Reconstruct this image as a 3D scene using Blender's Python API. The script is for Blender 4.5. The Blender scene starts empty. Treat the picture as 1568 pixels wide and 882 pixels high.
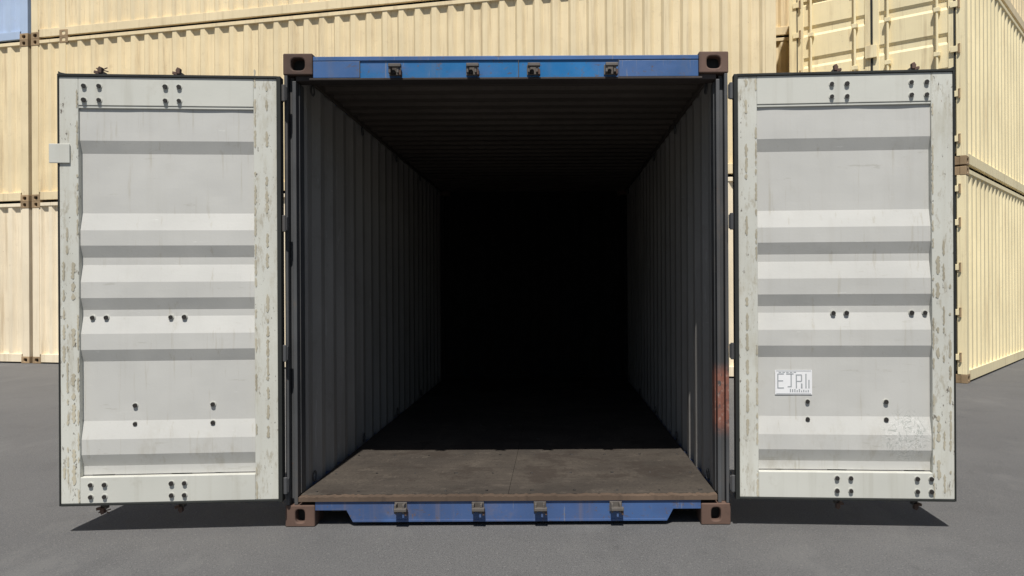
import bpy, math, random
from mathutils import Matrix, Vector
random.seed(7)
R=math.radians
scene=bpy.context.scene
scene.view_settings.view_transform='Standard'
try: scene.view_settings.look='None'
except Exception: pass
scene.view_settings.exposure=0

# ------------------------------------------------------------ materials
def newmat(name):
    m=bpy.data.materials.new(name); m.use_nodes=True
    nt=m.node_tree; nt.nodes.clear()
    out=nt.nodes.new('ShaderNodeOutputMaterial')
    b=nt.nodes.new('ShaderNodeBsdfPrincipled')
    nt.links.new(b.outputs[0],out.inputs[0])
    return m,nt,b
class N:
    def __init__(s,nt):
        s.nt=nt; s.tc=nt.nodes.new('ShaderNodeTexCoord')
    def map(s,scale,loc=(0,0,0),rot=(0,0,0)):
        n=s.nt.nodes.new('ShaderNodeMapping'); n.inputs['Scale'].default_value=scale
        n.inputs['Location'].default_value=loc; n.inputs['Rotation'].default_value=rot
        s.nt.links.new(s.tc.outputs['Object'],n.inputs[0]); return n.outputs[0]
    def noise(s,vec,scale,detail=5,rough=.55,dist=0):
        n=s.nt.nodes.new('ShaderNodeTexNoise'); n.inputs['Scale'].default_value=scale
        n.inputs['Detail'].default_value=detail; n.inputs['Roughness'].default_value=rough
        n.inputs['Distortion'].default_value=dist
        s.nt.links.new(vec,n.inputs['Vector']); return n.outputs['Fac']
    def ramp(s,fac,a,b,va=0,vb=1):
        n=s.nt.nodes.new('ShaderNodeMapRange'); n.interpolation_type='SMOOTHSTEP'
        n.inputs['From Min'].default_value=a; n.inputs['From Max'].default_value=b
        n.inputs['To Min'].default_value=va; n.inputs['To Max'].default_value=vb
        s.nt.links.new(fac,n.inputs['Value']); return n.outputs[0]
    def math(s,op,a,b=None):
        n=s.nt.nodes.new('ShaderNodeMath'); n.operation=op
        for i,v in enumerate((a,b)):
            if v is None: continue
            if isinstance(v,(int,float)): n.inputs[i].default_value=v
            else: s.nt.links.new(v,n.inputs[i])
        return n.outputs[0]
    def mix(s,fac,a,b):
        n=s.nt.nodes.new('ShaderNodeMix'); n.data_type='RGBA'
        if isinstance(fac,(int,float)): n.inputs[0].default_value=fac
        else: s.nt.links.new(fac,n.inputs[0])
        for k,v in ((6,a),(7,b)):
            if isinstance(v,tuple): n.inputs[k].default_value=(v[0],v[1],v[2],1)
            else: s.nt.links.new(v,n.inputs[k])
        return n.outputs[2]
    def sep(s):
        n=s.nt.nodes.new('ShaderNodeSeparateXYZ'); s.nt.links.new(s.tc.outputs['Object'],n.inputs[0]); return n.outputs
    def bump(s,h,strength,dist,b,prev=None):
        n=s.nt.nodes.new('ShaderNodeBump'); n.inputs['Strength'].default_value=strength
        n.inputs['Distance'].default_value=dist
        s.nt.links.new(h,n.inputs['Height'])
        if prev is not None: s.nt.links.new(prev,n.inputs['Normal'])
        s.nt.links.new(n.outputs[0],b.inputs['Normal']); return n.outputs[0]
RUST=(0.13,0.055,0.025)
def paint(name,base,var=.12,dirt=(0.2,0.17,0.12),dirt_amt=.35,rust=.0,rustcol=RUST,rough=.5,dent=.3,extra=None,seed=0):
    m,nt,b=newmat(name); n=N(nt)
    g=n.map((1,1,1),(seed*3.1,seed*1.7,seed))
    big=n.noise(g,1.1,3)
    lo=tuple(c*(1-var) for c in base); hi=tuple(min(1,c*(1+var*.5)) for c in base)
    col=n.mix(n.ramp(big,.3,.7),lo,hi)
    st=n.noise(n.map((14,14,.7),(seed,0,0)),1.0,6,.6)
    col=n.mix(n.ramp(st,.5,.8,0,dirt_amt),col,dirt)
    bl=n.noise(g,7,8,.7)
    col=n.mix(n.ramp(bl,.55,.75,0,dirt_amt*.8),col,dirt)
    if rust>0:
        rs=n.noise(g,16,8,.65,.4)
        th=.78-rust*.3
        col=n.mix(n.ramp(rs,th,th+.05),col,rustcol)
    if extra: col=extra(n,col)
    nt.links.new(col,b.inputs['Base Color'])
    nt.links.new(n.ramp(bl,.3,.7,rough-.08,min(1,rough+.15)),b.inputs['Roughness'])
    dn=n.noise(g,2.6,2,.4)
    p=n.bump(dn,dent,.02,b)
    n.bump(n.noise(g,90,3),.12,.002,b,p)
    return m

def cream_extra(n,col):
    s1=n.noise(n.map((5,5,.28),(2,7,1)),1.3,7,.7)
    col=n.mix(n.ramp(s1,.52,.70,0,.55),col,(.48,.36,.21))
    s2=n.noise(n.map((16,16,.5),(5,1,3)),1.1,6,.7)
    col=n.mix(n.ramp(s2,.58,.72,0,.4),col,(.40,.29,.17))
    c1=n.noise(n.map((1,1,1.6),(6,1,3)),26,6,.75)
    return n.mix(n.ramp(c1,.65,.70,0,.6),col,(.24,.16,.10))
M={}
M['cream']=paint('cream_paint',(.82,.675,.42),.08,(.45,.34,.20),.35,.08,(.28,.16,.08),.6,.3,cream_extra)
M['cream2']=paint('pale_cream_paint',(.86,.745,.55),.08,(.5,.41,.28),.34,.08,(.3,.18,.09),.6,.3,cream_extra,seed=2)
M['cream3']=paint('warm_cream_paint',(.83,.69,.44),.08,(.45,.35,.21),.38,.10,(.28,.16,.08),.6,.3,cream_extra,seed=4)
M['cream4']=paint('bright_cream_paint',(.90,.78,.49),.07,(.5,.4,.23),.28,.10,(.28,.16,.08),.6,.3,cream_extra,seed=6)
M['paleblue']=paint('pale_blue_paint',(.42,.52,.68),.1,(.35,.36,.36),.3,.08,RUST,.55,.25)
M['casting']=paint('rusty_casting',(.125,.075,.055),.4,(.05,.035,.03),.8,.32,(.24,.125,.07),.8,.7)
M['bgcast']=paint('rusty_cream_casting',(.36,.25,.14),.35,(.12,.07,.04),.7,.3,(.16,.07,.04),.75,.4)
def blue_extra(n,col):
    w=n.noise(n.map((1.3,1,3),(4.4,0,0)),1.6,3)
    col=n.mix(n.ramp(w,.48,.62,0,.7),col,(.055,.125,.30))
    g=n.map((1,1,1),(1,6,2))
    col=n.mix(n.ramp(n.noise(g,34,7,.75),.59,.65,0,.75),col,(.11,.085,.08))
    sc=n.noise(n.map((60,60,4)),1,4)
    col=n.mix(n.ramp(sc,.64,.71,0,.55),col,(.20,.21,.25))
    ed=n.noise(n.map((9,1,30),(0,0,2)),1,6,.7)
    return n.mix(n.ramp(ed,.60,.66,0,.7),col,(.09,.07,.07))
M['blue']=paint('worn_blue_paint',(.008,.155,.40),.2,(.10,.13,.19),.3,.22,(.12,.07,.055),.45,.4,blue_extra)
M['blue2']=paint('faded_blue_paint',(.045,.125,.31),.25,(.12,.13,.17),.5,.28,(.12,.075,.06),.5,.4,blue_extra,seed=1)
M['sillblue']=paint('scuffed_blue_paint',(.06,.115,.27),.3,(.15,.13,.15),.8,.46,(.13,.085,.07),.5,.5,blue_extra,seed=3)
def right_post(n,col):
    s=n.sep()
    a=n.math('MULTIPLY',n.ramp(s[2],.46,.58),n.ramp(s[2],.90,.80))
    a=n.math('MULTIPLY',a,n.ramp(s[0],1.0,1.1))
    nz=n.noise(n.map((1,1,1)),24,8,.7)
    col=n.mix(n.math('MULTIPLY',a,n.ramp(nz,.36,.48)),col,(.24,.10,.07))
    nz2=n.noise(n.map((1,1,1),(3,3,3)),30,8,.7)
    return n.mix(n.math('MULTIPLY',a,n.ramp(nz2,.55,.62,0,.8)),col,(.34,.23,.19))
M['post']=paint('dark_post_paint',(.075,.077,.080),.3,(.12,.09,.065),.5,.36,(.12,.065,.04),.55,.4,right_post)
M['dark']=paint('black_rubber_and_hole_shade',(.014,.016,.014),.2,(.05,.05,.04),.3,0,rough=.7,dent=.2)
def inner_extra(n,col):
    sc=n.noise(n.map((3,6,22)),1.4,8,.75)
    col=n.mix(n.ramp(sc,.62,.70,0,.45),col,(.42,.41,.39))
    sv=n.noise(n.map((3,9,1.2),(2,2,2)),2.2,8,.75)
    return n.mix(n.ramp(sv,.58,.66,0,.45),col,(.42,.41,.39))
M['inner']=paint('interior_grey_paint',(.290,.276,.256),.15,(.14,.125,.105),.4,.06,(.10,.06,.04),.65,.2,inner_extra)
M['innerend_shade']=paint('interior_end_wall_painted_shade',(.014,.014,.014),.15,(.012,.011,.010),.4,0,rough=.95,dent=.2)  # near-black copy of the interior paint; shade of the far end put into colour
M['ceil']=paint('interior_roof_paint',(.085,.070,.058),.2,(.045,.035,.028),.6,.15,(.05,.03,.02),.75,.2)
M['lip']=paint('rusted_lip',(.125,.085,.058),.4,(.05,.035,.025),.8,.36,(.22,.14,.09),.8,.6)
M['darklip']=paint('dark_header_lip',(.045,.035,.03),.4,(.03,.02,.02),.7,.3,(.10,.06,.04),.75,.4)
M['doorwhite']=paint('door_off_white_paint',(.57,.57,.515),.08,(.35,.33,.26),.42,.0,rough=.5,dent=.35)
def scuff(n,col):
    s=n.sep()
    dx=n.math('SUBTRACT',s[0],2.14); dz=n.math('SUBTRACT',s[2],.50)
    rr=n.math('SQRT',n.math('ADD',n.math('MULTIPLY',dx,dx),n.math('MULTIPLY',dz,dz)))
    mask=n.ramp(rr,.17,.07)
    a=n.noise(n.map((1,1,1),(5,5,5)),9,3,.5,3.5)
    line=n.ramp(n.math('ABSOLUTE',n.math('SUBTRACT',a,.5)),.03,.012)
    col=n.mix(n.math('MULTIPLY',line,mask),col,(.36,.37,.34))
    a2=n.noise(n.map((1,1,1),(9,2,5)),14,3,.5,3)
    l2=n.ramp(n.math('ABSOLUTE',n.math('SUBTRACT',a2,.5)),.02,.008)
    col=n.mix(n.math('MULTIPLY',l2,n.math('MULTIPLY',mask,.6)),col,(.74,.74,.70))
    sx=n.noise(n.map((2.2,1,14),(1,0,4)),2,6,.7)
    col=n.mix(n.ramp(sx,.63,.69,0,.5),col,(.39,.38,.33))
    sx=n.noise(n.map((2.2,1,12),(7,0,1)),2,6,.7)
    col=n.mix(n.ramp(sx,.65,.70,0,.45),col,(.70,.70,.66))
    dr=n.noise(n.map((26,26,1.3),(3,3,0)),1.2,5,.7)
    col=n.mix(n.ramp(dr,.58,.70,0,.4),col,(.37,.34,.26))
    # grime collecting towards the bottom of the door
    gr=n.noise(n.map((4,4,2),(1,8,2)),2,8,.72)
    low=n.ramp(s[2],.75,.30)
    return n.mix(n.math('MULTIPLY',low,n.ramp(gr,.48,.66,0,.45)),col,(.36,.33,.26))
M['panel']=paint('door_panel_paint',(.53,.525,.493),.05,(.40,.38,.33),.26,.0,rough=.5,dent=.5,extra=scuff)
def stile_extra(n,col):
    a=n.noise(n.map((26,26,8)),1,8,.75)
    col=n.mix(n.ramp(a,.54,.64,0,.55),col,(.32,.28,.20))
    b_=n.noise(n.map((50,50,22),(3,3,3)),1,6,.7)
    col=n.mix(n.ramp(b_,.62,.67,0,.85),col,(.09,.07,.05))
    b2=n.noise(n.map((34,34,12),(8,3,5)),1,7,.75)
    col=n.mix(n.ramp(b2,.66,.70,0,.85),col,(.20,.10,.05))
    c_=n.noise(n.map((9,9,2.2),(1,2,7)),1,6,.7)
    return n.mix(n.ramp(c_,.52,.70,0,.45),col,(.40,.37,.28))
M['stile']=paint('door_stile_paint',(.59,.59,.53),.1,(.38,.34,.26),.42,.0,rough=.55,dent=.3,extra=stile_extra)
M['seal']=paint('sealant_residue',(.46,.42,.32),.25,(.14,.11,.07),.9,.35,(.12,.08,.05),.85,.5)
M['bolt']=paint('bolt_steel',(.03,.026,.023),.3,(.02,.02,.02),.5,.2,RUST,.6,.1)
M['galv']=paint('worn_steel',(.13,.115,.10),.35,(.05,.038,.03),.8,.4,RUST,.6,.3)
M['label']=paint('label_white',(.80,.80,.80),.05,(.5,.5,.5),.3,0,rough=.5,dent=0)
M['ink']=paint('label_ink',(.33,.35,.36),.1,(.45,.45,.45),.3,0,rough=.6,dent=0)
# floor
m,nt,b=newmat('container_floor_plywood'); n=N(nt)
g=n.map((1,1,1)); c=n.mix(n.ramp(n.noise(g,1.6,6,.6),.3,.7),(.034,.027,.021),(.070,.057,.044))
c=n.mix(n.ramp(n.noise(n.map((1.2,22,1)),1,7,.65),.45,.7,0,.4),c,(.034,.026,.021))
c=n.mix(n.ramp(n.noise(g,7,9,.8),.52,.66,0,.6),c,(.105,.086,.067))
c=n.mix(n.ramp(n.noise(g,55,4,.7),.54,.64,0,.65),c,(.022,.017,.014))
c=n.mix(n.ramp(n.noise(n.map((1,1,1),(4,4,4)),3.2,8,.7),.52,.62,0,.7),c,(.030,.021,.015))
c=n.mix(n.ramp(n.noise(n.map((1,5,1),(2,4,4)),9,8,.75),.64,.69,0,.6),c,(.15,.13,.11))
c=n.mix(n.ramp(n.noise(n.map((5,1,1),(2,1,4)),9,8,.75),.65,.70,0,.6),c,(.13,.11,.09))
nt.links.new(c,b.inputs['Base Color']); b.inputs['Roughness'].default_value=.9
n.bump(n.noise(g,30,6,.7),.5,.006,b); M['floor']=m
# asphalt
m,nt,b=newmat('asphalt'); n=N(nt)
g=n.map((1,1,1)); c=n.mix(n.ramp(n.noise(g,.35,5,.6),.3,.7),(.104,.103,.104),(.132,.130,.129))
c=n.mix(n.ramp(n.noise(g,2.5,7,.65),.48,.70,0,.5),c,(.082,.081,.082))
c=n.mix(n.ramp(n.noise(g,110,3,.7),.35,.65,0,.5),c,(.165,.162,.156))
c=n.mix(n.ramp(n.noise(n.map((1,1,1),(3,1,0)),130,3,.7),.53,.64,0,.8),c,(.045,.045,.047))
c=n.mix(n.ramp(n.noise(n.map((1,1,1),(5,5,0)),60,4,.7),.58,.66,0,.6),c,(.25,.245,.23))
c=n.mix(n.ramp(n.noise(n.map((1,.35,1),(2,9,0)),1.8,8,.7),.52,.68,0,.5),c,(.175,.172,.165))
c=n.mix(n.ramp(n.noise(n.map((1,.6,1),(7,3,0)),3.4,8,.75),.60,.70,0,.45),c,(.07,.069,.068))
nt.links.new(c,b.inputs['Base Color']); b.inputs['Roughness'].default_value=.88
n.bump(n.noise(g,120,4,.75),.8,.008,b); M['asphalt']=m

# ------------------------------------------------------------ mesh builder
class MB:
    def __init__(s,mats): s.v=[];s.f=[];s.m=[];s.mats=mats;s.M=Matrix.Identity(4)
    def add(s,vs,fs,mi):
        o=len(s.v); s.v+= [tuple(s.M@Vector(p)) for p in vs]
        for f in fs: s.f.append([i+o for i in f]); s.m.append(mi)
    def mi(s,k): 
        if k not in s.mats: s.mats.append(k)
        return s.mats.index(k)
    def box(s,x0,x1,y0,y1,z0,z1,k):
        vs=[(x,y,z) for x in (x0,x1) for y in (y0,y1) for z in (z0,z1)]
        s.add(vs,[(0,1,3,2),(4,6,7,5),(0,4,5,1),(2,3,7,6),(0,2,6,4),(1,5,7,3)],s.mi(k))
    def prism(s,poly,y0,y1,k):
        n=len(poly); vs=[(p[0],y0,p[1]) for p in poly]+[(p[0],y1,p[1]) for p in poly]
        fs=[tuple(range(n)),tuple(range(2*n-1,n-1,-1))]+[(i,(i+1)%n,(i+1)%n+n,i+n) for i in range(n)]
        s.add(vs,fs,s.mi(k))
    def cyl(s,p0,p1,r,k,n=12):
        p0=Vector(p0);p1=Vector(p1);d=(p1-p0).normalized()
        a=d.orthogonal().normalized();b_=d.cross(a)
        vs=[]
        for p in (p0,p1):
            for i in range(n):
                t=2*math.pi*i/n; vs.append(tuple(p+a*math.cos(t)*r+b_*math.sin(t)*r))
        s.add(vs,[tuple(range(n)),tuple(range(2*n-1,n-1,-1))]+[(i,(i+1)%n,(i+1)%n+n,i+n) for i in range(n)],s.mi(k))
    def sheet(s,pa,pb,k):
        n=len(pa); s.add(list(pa)+list(pb),[(i,i+1,n+i+1,n+i) for i in range(n-1)],s.mi(k))
    def casting(s,x0,x1,z0,z1,yf,dep,hw,hh,k,kd='dark'):
        cx=(x0+x1)/2;cz=(z0+z1)/2;n=32
        ins=[];outs=[]
        W=(x1-x0)/2;H=(z1-z0)/2
        for i in range(n):
            t=2*math.pi*(i+.5)/n; c_=math.cos(t);s_=math.sin(t)
            e=.62
            ins.append((cx+hw*math.copysign(abs(c_)**e,c_),cz+hh*math.copysign(abs(s_)**e,s_)))
            q=1/max(abs(c_),abs(s_)); outs.append((cx+W*c_*q,cz+H*s_*q))
        for sx,sz in ((1,1),(1,-1),(-1,1),(-1,-1)):
            c=(cx+sx*W,cz+sz*H); j=min(range(n),key=lambda i:(outs[i][0]-c[0])**2+(outs[i][1]-c[1])**2); outs[j]=c
        vs=[(p[0],yf,p[1]) for p in outs]+[(p[0],yf,p[1]) for p in ins]+[(p[0],yf+min(.06,dep*.6),p[1]) for p in ins]+[(p[0],yf+dep,p[1]) for p in outs]
        ring=lambda a,b_:[(a+i,a+(i+1)%n,b_+(i+1)%n,b_+i) for i in range(n)]
        s.add(vs,ring(0,n)+ring(n,2*n)+ring(0,3*n)+[tuple(range(3*n,4*n))],s.mi(k))
        s.add([(p[0],yf+min(.06,dep*.6),p[1]) for p in ins],[tuple(range(n))],s.mi(kd))  # black cap paints in the shade inside the hollow casting
    def build(s,name,parent=None,bevel=0,loc=None,recalc=True):
        me=bpy.data.meshes.new(name); me.from_pydata(s.v,[],s.f)
        for k in s.mats: me.materials.append(M[k])
        for p,mi in zip(me.polygons,s.m): p.material_index=mi
        import bmesh
        bm=bmesh.new(); bm.from_mesh(me)
        if recalc: bmesh.ops.recalc_face_normals(bm,faces=bm.faces)
        bm.to_mesh(me); bm.free(); me.update()
        o=bpy.data.objects.new(name,me); scene.collection.objects.link(o)
        if parent: o.parent=parent
        if bevel:
            bv=o.modifiers.new('bevel','BEVEL'); bv.width=bevel; bv.segments=2; bv.limit_method='ANGLE'; bv.angle_limit=R(50)
        return o
def empty(name,loc=(0,0,0),rz=0):
    e=bpy.data.objects.new(name,None); scene.collection.objects.link(e)
    e.location=loc; e.rotation_euler=(0,0,rz); e.empty_display_size=.3; return e

def corr(L0,L1,pitch=.278,dep=.036,a=.072,sl=.067):
    n=max(1,round((L1-L0)/pitch)); p=(L1-L0)/n; k=p/pitch; a*=k; sl*=k
    pts=[(L0,0)]
    for i in range(n):
        o=L0+i*p
        pts+=[(o+a/2,0),(o+a/2+sl,dep),(o+p-a/2-sl,dep),(o+p-a/2,0)]
    pts.append((L1,0)); return pts

# ------------------------------------------------------------ ground
g=MB([]); g.box(-300,300,-300,300,-.2,0,'asphalt'); g.build('asphalt_ground')

# ------------------------------------------------------------ main container
root=empty('shipping_container')
W=1.219; L=6.058; H=2.591
f=MB([])
for sx in (-1,1):
    x0,x1=(-W,-W+.162) if sx<0 else (W-.162,W)
    f.casting(x0,x1,H-.118,H,0,.178,.038,.034,'casting')
    f.casting(x0,x1,0,.118,0,.178,.026,.036,'casting')
    f.box(x0,x1,L-.178,L,H-.118,H,'casting'); f.box(x0,x1,L-.178,L,0,.118,'casting')
f.build('corner_castings',root,.007)
f=MB([])
f.box(-1.055,1.055,.012,.10,2.455,2.570,'blue')
f.box(-1.055,1.055,.004,.012,2.550,2.573,'blue2')
f.box(-1.055,-.80,.006,.0118,2.457,2.548,'blue2')
f.box(.62,1.055,.007,.0118,2.457,2.546,'blue2')
for xx in (-.80,.62,.07): f.box(xx-.002,xx+.002,.004,.0125,2.457,2.549,'galv')
f.build('header_beam',root,.003)
f=MB([]); f.box(-1.075,1.075,-.002,.11,2.442,2.4545,'darklip')
f.box(-1.155,-1.056,.02,.11,2.443,2.4725,'darklip'); f.box(1.056,1.155,.02,.11,2.443,2.4725,'darklip')
f.build('header_lip',root,.003)
f=MB([])
for s in (-1,1):
    def bx(a,b_,y0,y1,z0=.1185,z1=2.4725):
        x0,x1=sorted((s*a,s*b_)); f.box(x0,x1,y0,y1,z0,z1,'post')
    bx(1.214,1.196,.004,.16); bx(1.196,1.172,.05,.16); bx(1.172,1.152,.012,.15,.1185,2.442)
    bx(1.1515,1.146,.06,.14,.17,2.439)
f.build('corner_posts',root,.004)
f=MB([])
f.prism([(-1.056,.138),(-1.056,.088),(-.885,.088),(-.850,.022),(.870,.022),(.905,.088),(1.056,.088),(1.056,.138)],.006,.10,'sillblue')
f.box(-.85,.87,.003,.0058,.024,.036,'sillblue')
f.build('door_sill',root,.004)
f=MB([])
xs=[-1.145+2.29*i/160 for i in range(161)]
top=[.166+random.uniform(-.006,.0015) for _ in xs]
poly=[(-1.145,.1385)]+[(x,z) for x,z in zip(xs,top)]+[(1.145,.1385)]
f.prism(poly,-.004,.05,'lip')
f.build('threshold',root)
f=MB([])
ys=[.0505,2.43,L-.05]
for a,b_ in zip(ys[:-1],ys[1:]):
    for x0,x1 in ((-1.146,-.0015),(.0,1.146)):
        f.box(x0,x1,a,b_-.0015,.142,.165,'floor')
f.box(-1.17,1.17,.051,L-.02,.1395,.1415,'darklip')
f.build('plywood_floor',root,.0008)
f=MB([])
for a in (.11,.55,1.1,1.7,2.3,2.9):
    for x in [-1.08+.24*i for i in range(10)]:
        f.cyl((x+random.uniform(-.02,.02),a+random.uniform(-.01,.01),.164),(x,a,.1662),.006,'bolt',8)
f.build('floor_screws',root)
f=MB([])
for i in range(20): f.box(-1.14,1.14,.2+i*.29,.245+i*.29,.03,.137,'post')
for s in (-1,1):
    def rl(a,b_,y0,y1,z0,z1,k):
        x0,x1=sorted((s*a,s*b_)); f.box(x0,x1,y0,y1,z0,z1,k)
    rl(1.214,1.15,.18,L-.18,.03,.1385,'sillblue')
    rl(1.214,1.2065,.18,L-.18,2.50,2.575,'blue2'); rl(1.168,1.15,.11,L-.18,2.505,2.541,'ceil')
    rl(1.214,1.185,L-.16,L-.004,.119,2.472,'blue2'); rl(1.184,1.135,L-.175,L-.04,.145,2.51,'innerend_shade')
f.box(-1.15,1.15,L-.12,L-.0335,.1655,.20,'innerend_shade')
f.box(-1.055,1.055,L-.025,L-.005,.03,.16,'blue2'); f.box(-1.055,1.055,L-.02,L-.005,2.49,2.57,'blue2')
f.build('frame_rails',root,.003)
pr=corr(.162,L-.162)
for s in (-1,1):
    fi=MB([])
    fi.sheet([(s*(1.206-d-.003),y,.139) for y,d in pr],[(s*(1.206-d-.003),y,2.545) for y,d in pr],'inner')
    fi.build('side_wall_inner_%s'%('a' if s<0 else 'b'),root,recalc=False)
    fo=MB([])
    fo.sheet([(s*(1.206-d),y,.139) for y,d in pr],[(s*(1.206-d),y,2.545) for y,d in pr],'blue2')
    fo.build('side_wall_outer_%s'%('a' if s<0 else 'b'),root,recalc=False)
pe=corr(-1.184,1.184,.25,.045)
f=MB([])
f.sheet([(x,L-.034-d,.12) for x,d in pe],[(x,L-.034-d,2.545) for x,d in pe],'innerend_shade')
f.sheet([(x,L-.026-d,.12) for x,d in pe],[(x,L-.026-d,2.545) for x,d in pe],'blue2')
f.build('end_wall',root,recalc=False)
prf=corr(.10,L-.03,.209,.020,.09,.02)
f=MB([])
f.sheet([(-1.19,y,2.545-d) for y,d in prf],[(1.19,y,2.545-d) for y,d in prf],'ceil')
f.sheet([(-1.213,y,2.549-d) for y,d in prf],[(1.213,y,2.549-d) for y,d in prf],'blue2')
f.build('roof_panel',root,recalc=False)
def keeper(f,x,z,up):
    f.box(x-.034,x+.034,-.004,.0025,z-.028,z+.028,'galv')
    for dx in (-.028,.016):
        f.prism([(x+dx,z-.024),(x+dx+.012,z-.024),(x+dx+.012,z+.026),(x+dx,z+.026)],-.052,-.0045,'galv')
    zz=z+.016 if up else z-.004
    f.box(x-.028,x+.040,-.060,-.030,zz-.008,zz+.010,'galv')
    f.cyl((x-.005,-.004,z-.012),(x-.005,-.030,z-.012),.011,'bolt')
    f.box(x+.029,x+.040,-.05,-.004,z-.036,z-.006,'casting')
f=MB([])
PX=lambda p:.264+(p-850)/280
for p in (607,725,818,936): keeper(f,PX(p),2.492,True)
for p in (612,730,825,941): keeper(f,PX(p)+.0,.106,False)
f.build('cam_keepers',root,.003)
f=MB([])
for s in (-1,1):
    for y in (.35,1.6,2.9,4.2,5.5):
        for z in (.20,2.47):
            pts=[Vector((s*1.158,y+.03*math.cos(t),z+.03*math.sin(t))) for t in [i*math.pi/5 for i in range(11)]]
            for a,b_ in zip(pts[:-1],pts[1:]): f.cyl(a,b_,.005,'post',6)
f.build('lashing_rings',root)

# ------------------------------------------------------------ main doors
ZY=lambda y:1.3+(442.5-y)/282
prof=[(168,0),(217,0),(236,1),(326,1),(352,0),(375,0),(393,1),(404,1),(430,0),(454,0),(472,1),(482,1),(508,0),(532,0),(550,1),(640,1),(667,0),(690,0),(708,1),(721,1)]
def main_door(s):
    DW=1.136 if s<0 else 1.130
    T=Matrix.Translation((1.230 if s<0 else 1.252,-.055,0))@Matrix.Rotation(R(-4.0),4,'Z')
    if s<0: T=Matrix.Scale(-1,4,(1,0,0))@T
    e=empty('door_leaf_'+('a' if s<0 else 'b')); e.parent=root
    ui,uo=(.128,1.038) if s<0 else (.106,1.018)
    ztop,zbot=2.437,.166
    f=MB([]); f.M=T
    f.box(.004,ui,0,.05,zbot,ztop,'stile'); f.box(uo,DW,0,.05,zbot,ztop,'stile')
    f.build('door_stiles',e,.004)
    f=MB([]); f.M=T
    f.box(ui,uo,-.0,.05,ZY(165),ztop-.0005,'doorwhite')
    f.box(ui,uo,-.0,.05,zbot+.0005,ZY(723),'doorwhite')
    f.box(ui,uo,.004,.012,ZY(169),ZY(165)-.0005,'doorwhite')
    f.build('door_rails',e,.003)
    f=MB([]); f.M=T
    dv=lambda k:.015+.022*k
    pts=[]
    for (y0,k0),(y1,k1) in zip(prof[:-1],prof[1:]):
        ns=max(1,int((y1-y0)/12))
        for i in range(ns): 
            t=i/ns; pts.append((ZY(y0+(y1-y0)*t),dv(k0+(k1-k0)*t)))
    pts.append((ZY(prof[-1][0]),dv(1)))
    nu=36; nz=len(pts); vs=[]
    from mathutils import noise as mn
    for j,(z,d) in enumerate(pts):
        for i in range(nu+1):
            u=ui-.002+(uo-ui+.004)*i/nu
            e_=min(i,nu-i,4)/4
            dd=(mn.noise(Vector((u*3.1+s*9,z*2.3,s*4)))*.0045+mn.noise(Vector((u*9+s*5,z*8,2)))*.0012)*e_
            vs.append((u,d+dd,z))
    fs=[(j*(nu+1)+i,j*(nu+1)+i+1,(j+1)*(nu+1)+i+1,(j+1)*(nu+1)+i) for j in range(nz-1) for i in range(nu)]
    f.add(vs,fs,f.mi('panel'))
    f.add([(a,b_+.006,c) for a,b_,c in vs],fs,f.mi('blue2'))
    f.build('corrugated_door_panel',e,recalc=False)
    f=MB([]); f.M=T
    f.box(-.018,.0035,-.012,.052,zbot-.012,ztop+.012,'dark')
    f.box(DW+.0005,DW+.008,-.004,.060,zbot-.010,ztop+.014,'dark')
    f.box(-.0,DW,-.008,.045,ztop+.0005,ztop+.014,'dark')
    f.box(-.0,DW,-.006,.045,zbot-.011,zbot-.0005,'dark')
    f.prism([(DW-.06,ztop+.0145),(DW+.014,ztop+.0145),(DW+.016,ztop+.034),(DW,ztop+.026)],.02,.03,'dark')
    if s>0: f.box(DW+.0085,DW+.017,.02,.05,1.42,ztop+.03,'dark')
    f.build('rubber_gasket',e,.002)
    f=MB([]); f.M=T
    lines=[(ui*.45,.5,2.40,.010),(ui*.93,.17,2.42,.007),(uo+.030,.2,1.62 if s<0 else 1.45,.013),(uo+.006,.17,2.4,.006),(DW-.02,.3,1.4,.008),(uo+.06,.2,1.6,.007)]
    for (u,z0,z1,w) in lines:
        z=z0
        while z<z1:
            ln=random.uniform(.015,.11)
            if random.random()<.60:
                k=max(3,int(ln/.008)); 
                L_=[];R_=[]
                for i in range(k+1):
                    zz=z+ln*i/k; t=1 if 0<i<k else .3
                    L_.append((u-w*random.uniform(.3,1)*t,-.0022,zz)); R_.append((u+w*random.uniform(.3,1)*t,-.0022,zz))
                f.sheet(L_,R_,'seal')
            z+=ln+random.uniform(.0,.05)
    f.build('sealant_residue',e,recalc=False)
    f=MB([]); f.M=T
    if s<0:
        U=lambda p:(424-p)/295.
        YY=0
        B=[(x,y,0) for x in (127,150,251,272) for y in (136,157)]+[(x,483.5,1) for x in (134,155,254,275)]+[(x,y,1) for x in (198,318) for y in (617,645)]+[(x,y,0) for x in (134,155,257,277) for y in (734,752)]
    else:
        U=lambda p:(p-1128)/289.5
        YY=4.5
        B=[(x,y,0) for x in (1273,1296,1393,1416) for y in (132,151)]+[(x,478,1) for x in (1276,1296,1395,1415)]+[(x,y,1) for x in (1236,1356) for y in (613,640)]+[(x,y,0) for x in (1278,1299,1399,1420) for y in (727,746)]
    for (x,y,k) in B:
        u=U(x);z=ZY(y+YY)
        dd=0 if k==0 else dv(1)
        if u>uo-.005: dd=0
        if k==1 and 478<=y<=484 and dd: dd=dv(.75)
        f.cyl((u,dd+.004,z),(u,dd-.0035,z),.0150,'doorwhite',16)
        f.cyl((u,dd-.0032,z),(u+random.uniform(-.001,.001),dd-.013,z-.001),random.uniform(.0105,.0125),'bolt',8)
    f.build('bolts',e)
    f=MB([]); f.M=T
    rods=[U(143),U(264)] if s<0 else [U(1284),U(1403)]
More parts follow.
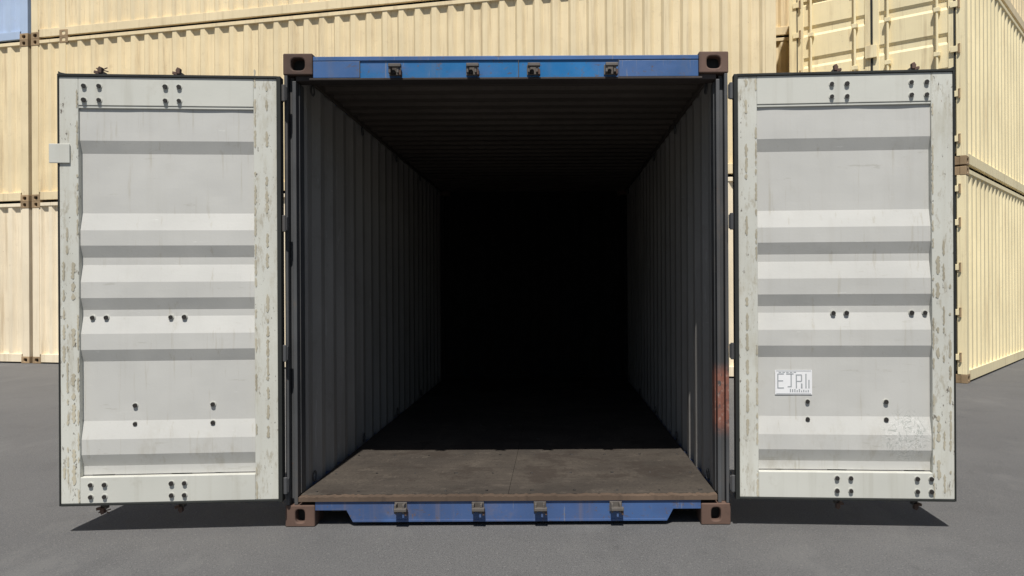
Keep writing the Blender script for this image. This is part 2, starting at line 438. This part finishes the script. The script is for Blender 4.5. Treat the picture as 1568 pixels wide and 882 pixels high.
    for u in rods:
        f.cyl((u,.095,zbot-.03),(u,.095,ztop+.035),.017,'galv')
        for zc,sg in ((ztop+.036,1),(zbot-.040,-1)):
            f.box(u-.012,u+.014,.070,.118,zc-.012,zc+.012,'galv')
            f.prism([(u-.008,zc),(u+.010,zc),(u+.014,zc+sg*.020),(u+.004,zc+sg*.036),(u-.010,zc+sg*.030)],.055,.085,'casting')
            f.prism([(u+.004,zc-.01*sg),(u+.03,zc-.002*sg),(u+.028,zc+.012*sg),(u+.006,zc+.008*sg)],.05,.07,'casting')
            if s<0 and u>.9:
                f.cyl((u-.035,.08,zc+.012*sg),(u+.03,.08,zc+.030*sg),.0035,'casting',6)
                f.cyl((u-.03,.08,zc+.034*sg),(u+.028,.08,zc+.008*sg),.0035,'casting',6)
        for z in (.3,.72,1.15,1.9,2.3): f.box(u-.045,u+.045,.0525,.112,z-.03,z+.03,'galv')
    f.box(min(rods)-.35,min(rods),.118,.128,1.10,1.13,'galv')
    f.box(max(rods)-.35,max(rods),.118,.128,1.25,1.28,'galv')
    f.build('locking_rods',e,.002)
    f=MB([]); f.M=T
    for y in (143,342,540,742):
        z=ZY(y)
        f.box(-.045,-.0185,.008,.030,z-.038,z+.038,'post')
        f.cyl((-.030,.006,z-.045),(-.030,.006,z+.045),.011,'post')
        f.box(-.0185,.03,.0525,.062,z-.038,z+.038,'galv')
    f.build('hinges',e,.003)
    if s<0:
        f=MB([]); f.M=T
        f.box(DW-.058,DW+.048,-.011,-.003,ZY(252),ZY(223),'doorwhite')
        f.box(DW+.0085,DW+.048,-.003,.03,ZY(250),ZY(225),'doorwhite')
        f.build('overlap_plate',e,.003)
    else:
        f=MB([]); f.M=T
        u0,u1=U(1186),U(1243); z1,z0=ZY(569.5),ZY(607)
        yk=dv(1)-.0072
        f.box(u0,u1,yk+.001,yk+.002,z0,z1,'label')
        w=u1-u0;h=z1-z0
        def bar(a,b_,c,d,k='ink'): f.box(u0+w*a,u0+w*b_,yk,yk+.0009,z0+h*c,z0+h*d,k)
        bar(.03,.97,.955,.975); bar(.03,.97,.03,.045)
        bar(.06,.09,.25,.85); bar(.09,.24,.82,.86); bar(.09,.22,.54,.58); bar(.09,.24,.25,.29)
        bar(.42,.45,.30,.85); bar(.34,.42,.30,.34); bar(.30,.50,.82,.86)
        bar(.56,.59,.25,.82); bar(.59,.72,.78,.82); bar(.70,.73,.55,.78); bar(.59,.72,.52,.56); bar(.70,.74,.25,.45)
        bar(.82,.85,.25,.85); bar(.90,.93,.25,.6)
        for i in range(9): bar(.40+i*.06,.43+i*.06,.10,.10+random.uniform(.06,.13))
        for i in range(5): bar(.10+i*.1,.17+i*.1,.89,.92)
        f.build('label',e)
    return e
main_door(-1); main_door(1)

# ------------------------------------------------------------ stacked containers
def bg_container(L,H,col,origin,rz,door=False,mid=None,cast='bgcast'):
    e=empty('shipping_container',origin,rz)
    Wd=2.438
    f=MB([])
    for x0 in (0,L-.178):
        for z0 in (0,H-.118):
            f.casting(x0,x0+.178,z0,z0+.118,0,.08,.032 if z0 else .04,.030,cast)
            f.box(x0,x0+.178,Wd-.162,Wd,z0,z0+.118,cast)
            f.box(x0+.01,x0+.17,.0805,.162,z0+.001,z0+.117,cast)
    if mid:
        for z0 in (0,H-.118): f.casting(mid,mid+.178,z0,z0+.118,-.001,.06,.036,.03,cast)
    f.build('corner_castings',e,.006)
    f=MB([])
    for y0,y1 in ((.006,.07),(Wd-.07,Wd-.006)):
        f.box(.1785,L-.1785,y0,y1,.024,.165,col); f.box(.1785,L-.1785,y0,y1,H-.085,H-.026,col)
    for x0,x1 in ((.004,.15),(L-.15,L-.004)):
        for y0,y1 in ((.006,.12),(Wd-.12,Wd-.006)): f.box(x0,x1,y0,y1,.1185,H-.1185,col)
    if mid: f.box(mid-.0,mid+.13,.003,.06,.1185,H-.1185,col)
    x0s=((.01,.1),(L-.1,L-.01))
    for a,b_ in x0s:
        f.box(a,b_,.163,Wd-.163,.015,.15,col); f.box(a,b_,.163,Wd-.163,H-.11,H-.01,col)
    f.box(.05,L-.05,.07,Wd-.07,.11,.16,'dark')
    f.build('frame',e,.004)
    f=MB([])
    segs=[(.15,L-.15)] if not mid else [(.15,mid),(mid+.13,L-.15)]
    for a,b_ in segs:
        p=corr(a,b_,.278,.046,.076,.048)
        f.sheet([(x,.018+d,.165) for x,d in p],[(x,.018+d,H-.085) for x,d in p],col)
    p=corr(.15,L-.15)
    f.sheet([(x,Wd-.018-d,.165) for x,d in p],[(x,Wd-.018-d,H-.085) for x,d in p],col)
    p=corr(.12,Wd-.12,.25,.045)
    f.sheet([(L-.03-d,y,.15) for y,d in p],[(L-.03-d,y,H-.11) for y,d in p],col)
    if not door: f.sheet([(.03+d,y,.15) for y,d in p],[(.03+d,y,H-.11) for y,d in p],col)
    p=corr(.1,L-.1,.209,.02,.09,.02)
    f.sheet([(x,.07,H-.02-d) for x,d in p],[(x,Wd-.07,H-.02-d) for x,d in p],col)
    f.build('corrugated_walls',e,recalc=False)
    if door:
        f=MB([]); zb,zt=.165,H-.13
        for a,b_ in ((.13,1.212),(1.226,Wd-.13)):
            f.box(.02,.06,a,a+.09,zb,zt,col); f.box(.02,.06,b_-.09,b_,zb,zt,col)
            f.box(.02,.06,a+.09,b_-.09,zb,zb+.13,col); f.box(.02,.06,a+.09,b_-.09,zt-.13,zt,col)
            hh=(zt-zb-.26); z=zb+.13; pts=[(z,.055)]
            n=5
            for i in range(n):
                o=z+hh*i/n; w=hh/n
                pts+=[(o+.06,.055),(o+.10,.032),(o+w-.06,.032),(o+w-.02,.055)]
            pts.append((z+hh,.055))
            f.sheet([(d,a+.09,zz) for zz,d in pts],[(d,b_-.09,zz) for zz,d in pts],col)
            for k,yy in enumerate((a+.22,b_-.22)):
                f.cyl((-.02,yy,.08),(-.02,yy,H-.06),.018,col)
                for zz in (zb+.06,zb+.75,zb+1.35,zb+1.95,zt-.06): f.box(-.045,.0195,yy-.04,yy+.04,zz-.03,zz+.03,col)
                f.box(-.05,.005,yy-.03,yy+.03,H-.10,H-.03,col); f.box(-.05,.005,yy-.03,yy+.03,.03,.10,col)
            f.cyl((-.04,a+.22,1.2),(-.04,a+.60,1.2),.012,col,8); f.cyl((-.04,b_-.22,1.35),(-.04,b_-.60,1.35),.012,col,8)
        f.box(.005,.02,1.205,1.233,zb,zt,'dark')
        f.box(-.03,.004,1.14,1.30,1.62,1.80,col)
        for yy in (.10,Wd-.16):
            f.box(.008,.0195,yy+.03,yy+.05,zb,zt,'dark')
            for zz in (.35,.95,1.55,2.15,2.6): 
                f.box(-.015,.0,yy-.03,yy+.09,zz-.04,zz+.04,col); f.cyl((-.012,yy-.02,zz-.06),(-.012,yy-.02,zz+.06),.014,'bgcast')
        f.build('door_end',e,.004,recalc=False)
    return e
HC=2.896
th=R(-14.1)
ox,oy=-9.08,10.2
dx,dy=math.cos(th),math.sin(th)
nx,ny=-dy,dx
LM=12.86
for lv,c in enumerate(('cream2','cream','cream3')):
    bg_container(LM,HC,c,(ox,oy,lv*HC),th,mid=.62)
L2=12.19
for lv,c in enumerate(('cream2','cream3','paleblue')):
    bg_container(L2,HC,c,(ox-dx*(L2+.07),oy-dy*(L2+.07),lv*HC-.0),th)
for lv in range(3):
    bg_container(L2,HC,('cream','cream3','cream')[lv],(ox+nx*3.3+dx*1.55,oy+ny*3.3+dy*1.55,lv*HC),th)
for lv,c in enumerate(('cream4','cream4','cream3')):
    bg_container(L2,HC,c,(5.73,6.42,lv*(HC+.02)),R(52.0),door=True)

# ------------------------------------------------------------ light
el=60.5; az=2.3
v=Vector((math.sin(R(az))*math.cos(R(el)),math.cos(R(az))*math.cos(R(el)),-math.sin(R(el))))
sd=bpy.data.lights.new('sun','SUN'); sd.energy=5.0; sd.angle=R(.53); sd.color=(1,.965,.91)
so=bpy.data.objects.new('sun',sd); scene.collection.objects.link(so); so.rotation_euler=v.to_track_quat('-Z','Y').to_euler()
so.location=(-1,-10,15)
w=bpy.data.worlds.new('World'); scene.world=w; w.use_nodes=True
nt=w.node_tree; bg=nt.nodes['Background']; sk=nt.nodes.new('ShaderNodeTexSky'); sk.sky_type='NISHITA'
sk.sun_disc=False; sk.sun_elevation=R(el); sk.sun_rotation=R(180+az)
nt.links.new(sk.outputs[0],bg.inputs[0]); bg.inputs[1].default_value=.06

# ------------------------------------------------------------ camera
cd=bpy.data.cameras.new('camera'); co=bpy.data.objects.new('camera',cd); scene.collection.objects.link(co)
cd.sensor_width=36; cd.lens=36*1260/1568; cd.shift_x=-(850-784)/1568; cd.shift_y=0
cd.clip_end=1000; cd.clip_start=.05
co.location=(.264,-4.5,1.30)
co.rotation_euler=(Matrix.Rotation(R(90),4,'X')@Matrix.Rotation(R(-.3),4,'Z')).to_euler()
scene.camera=co
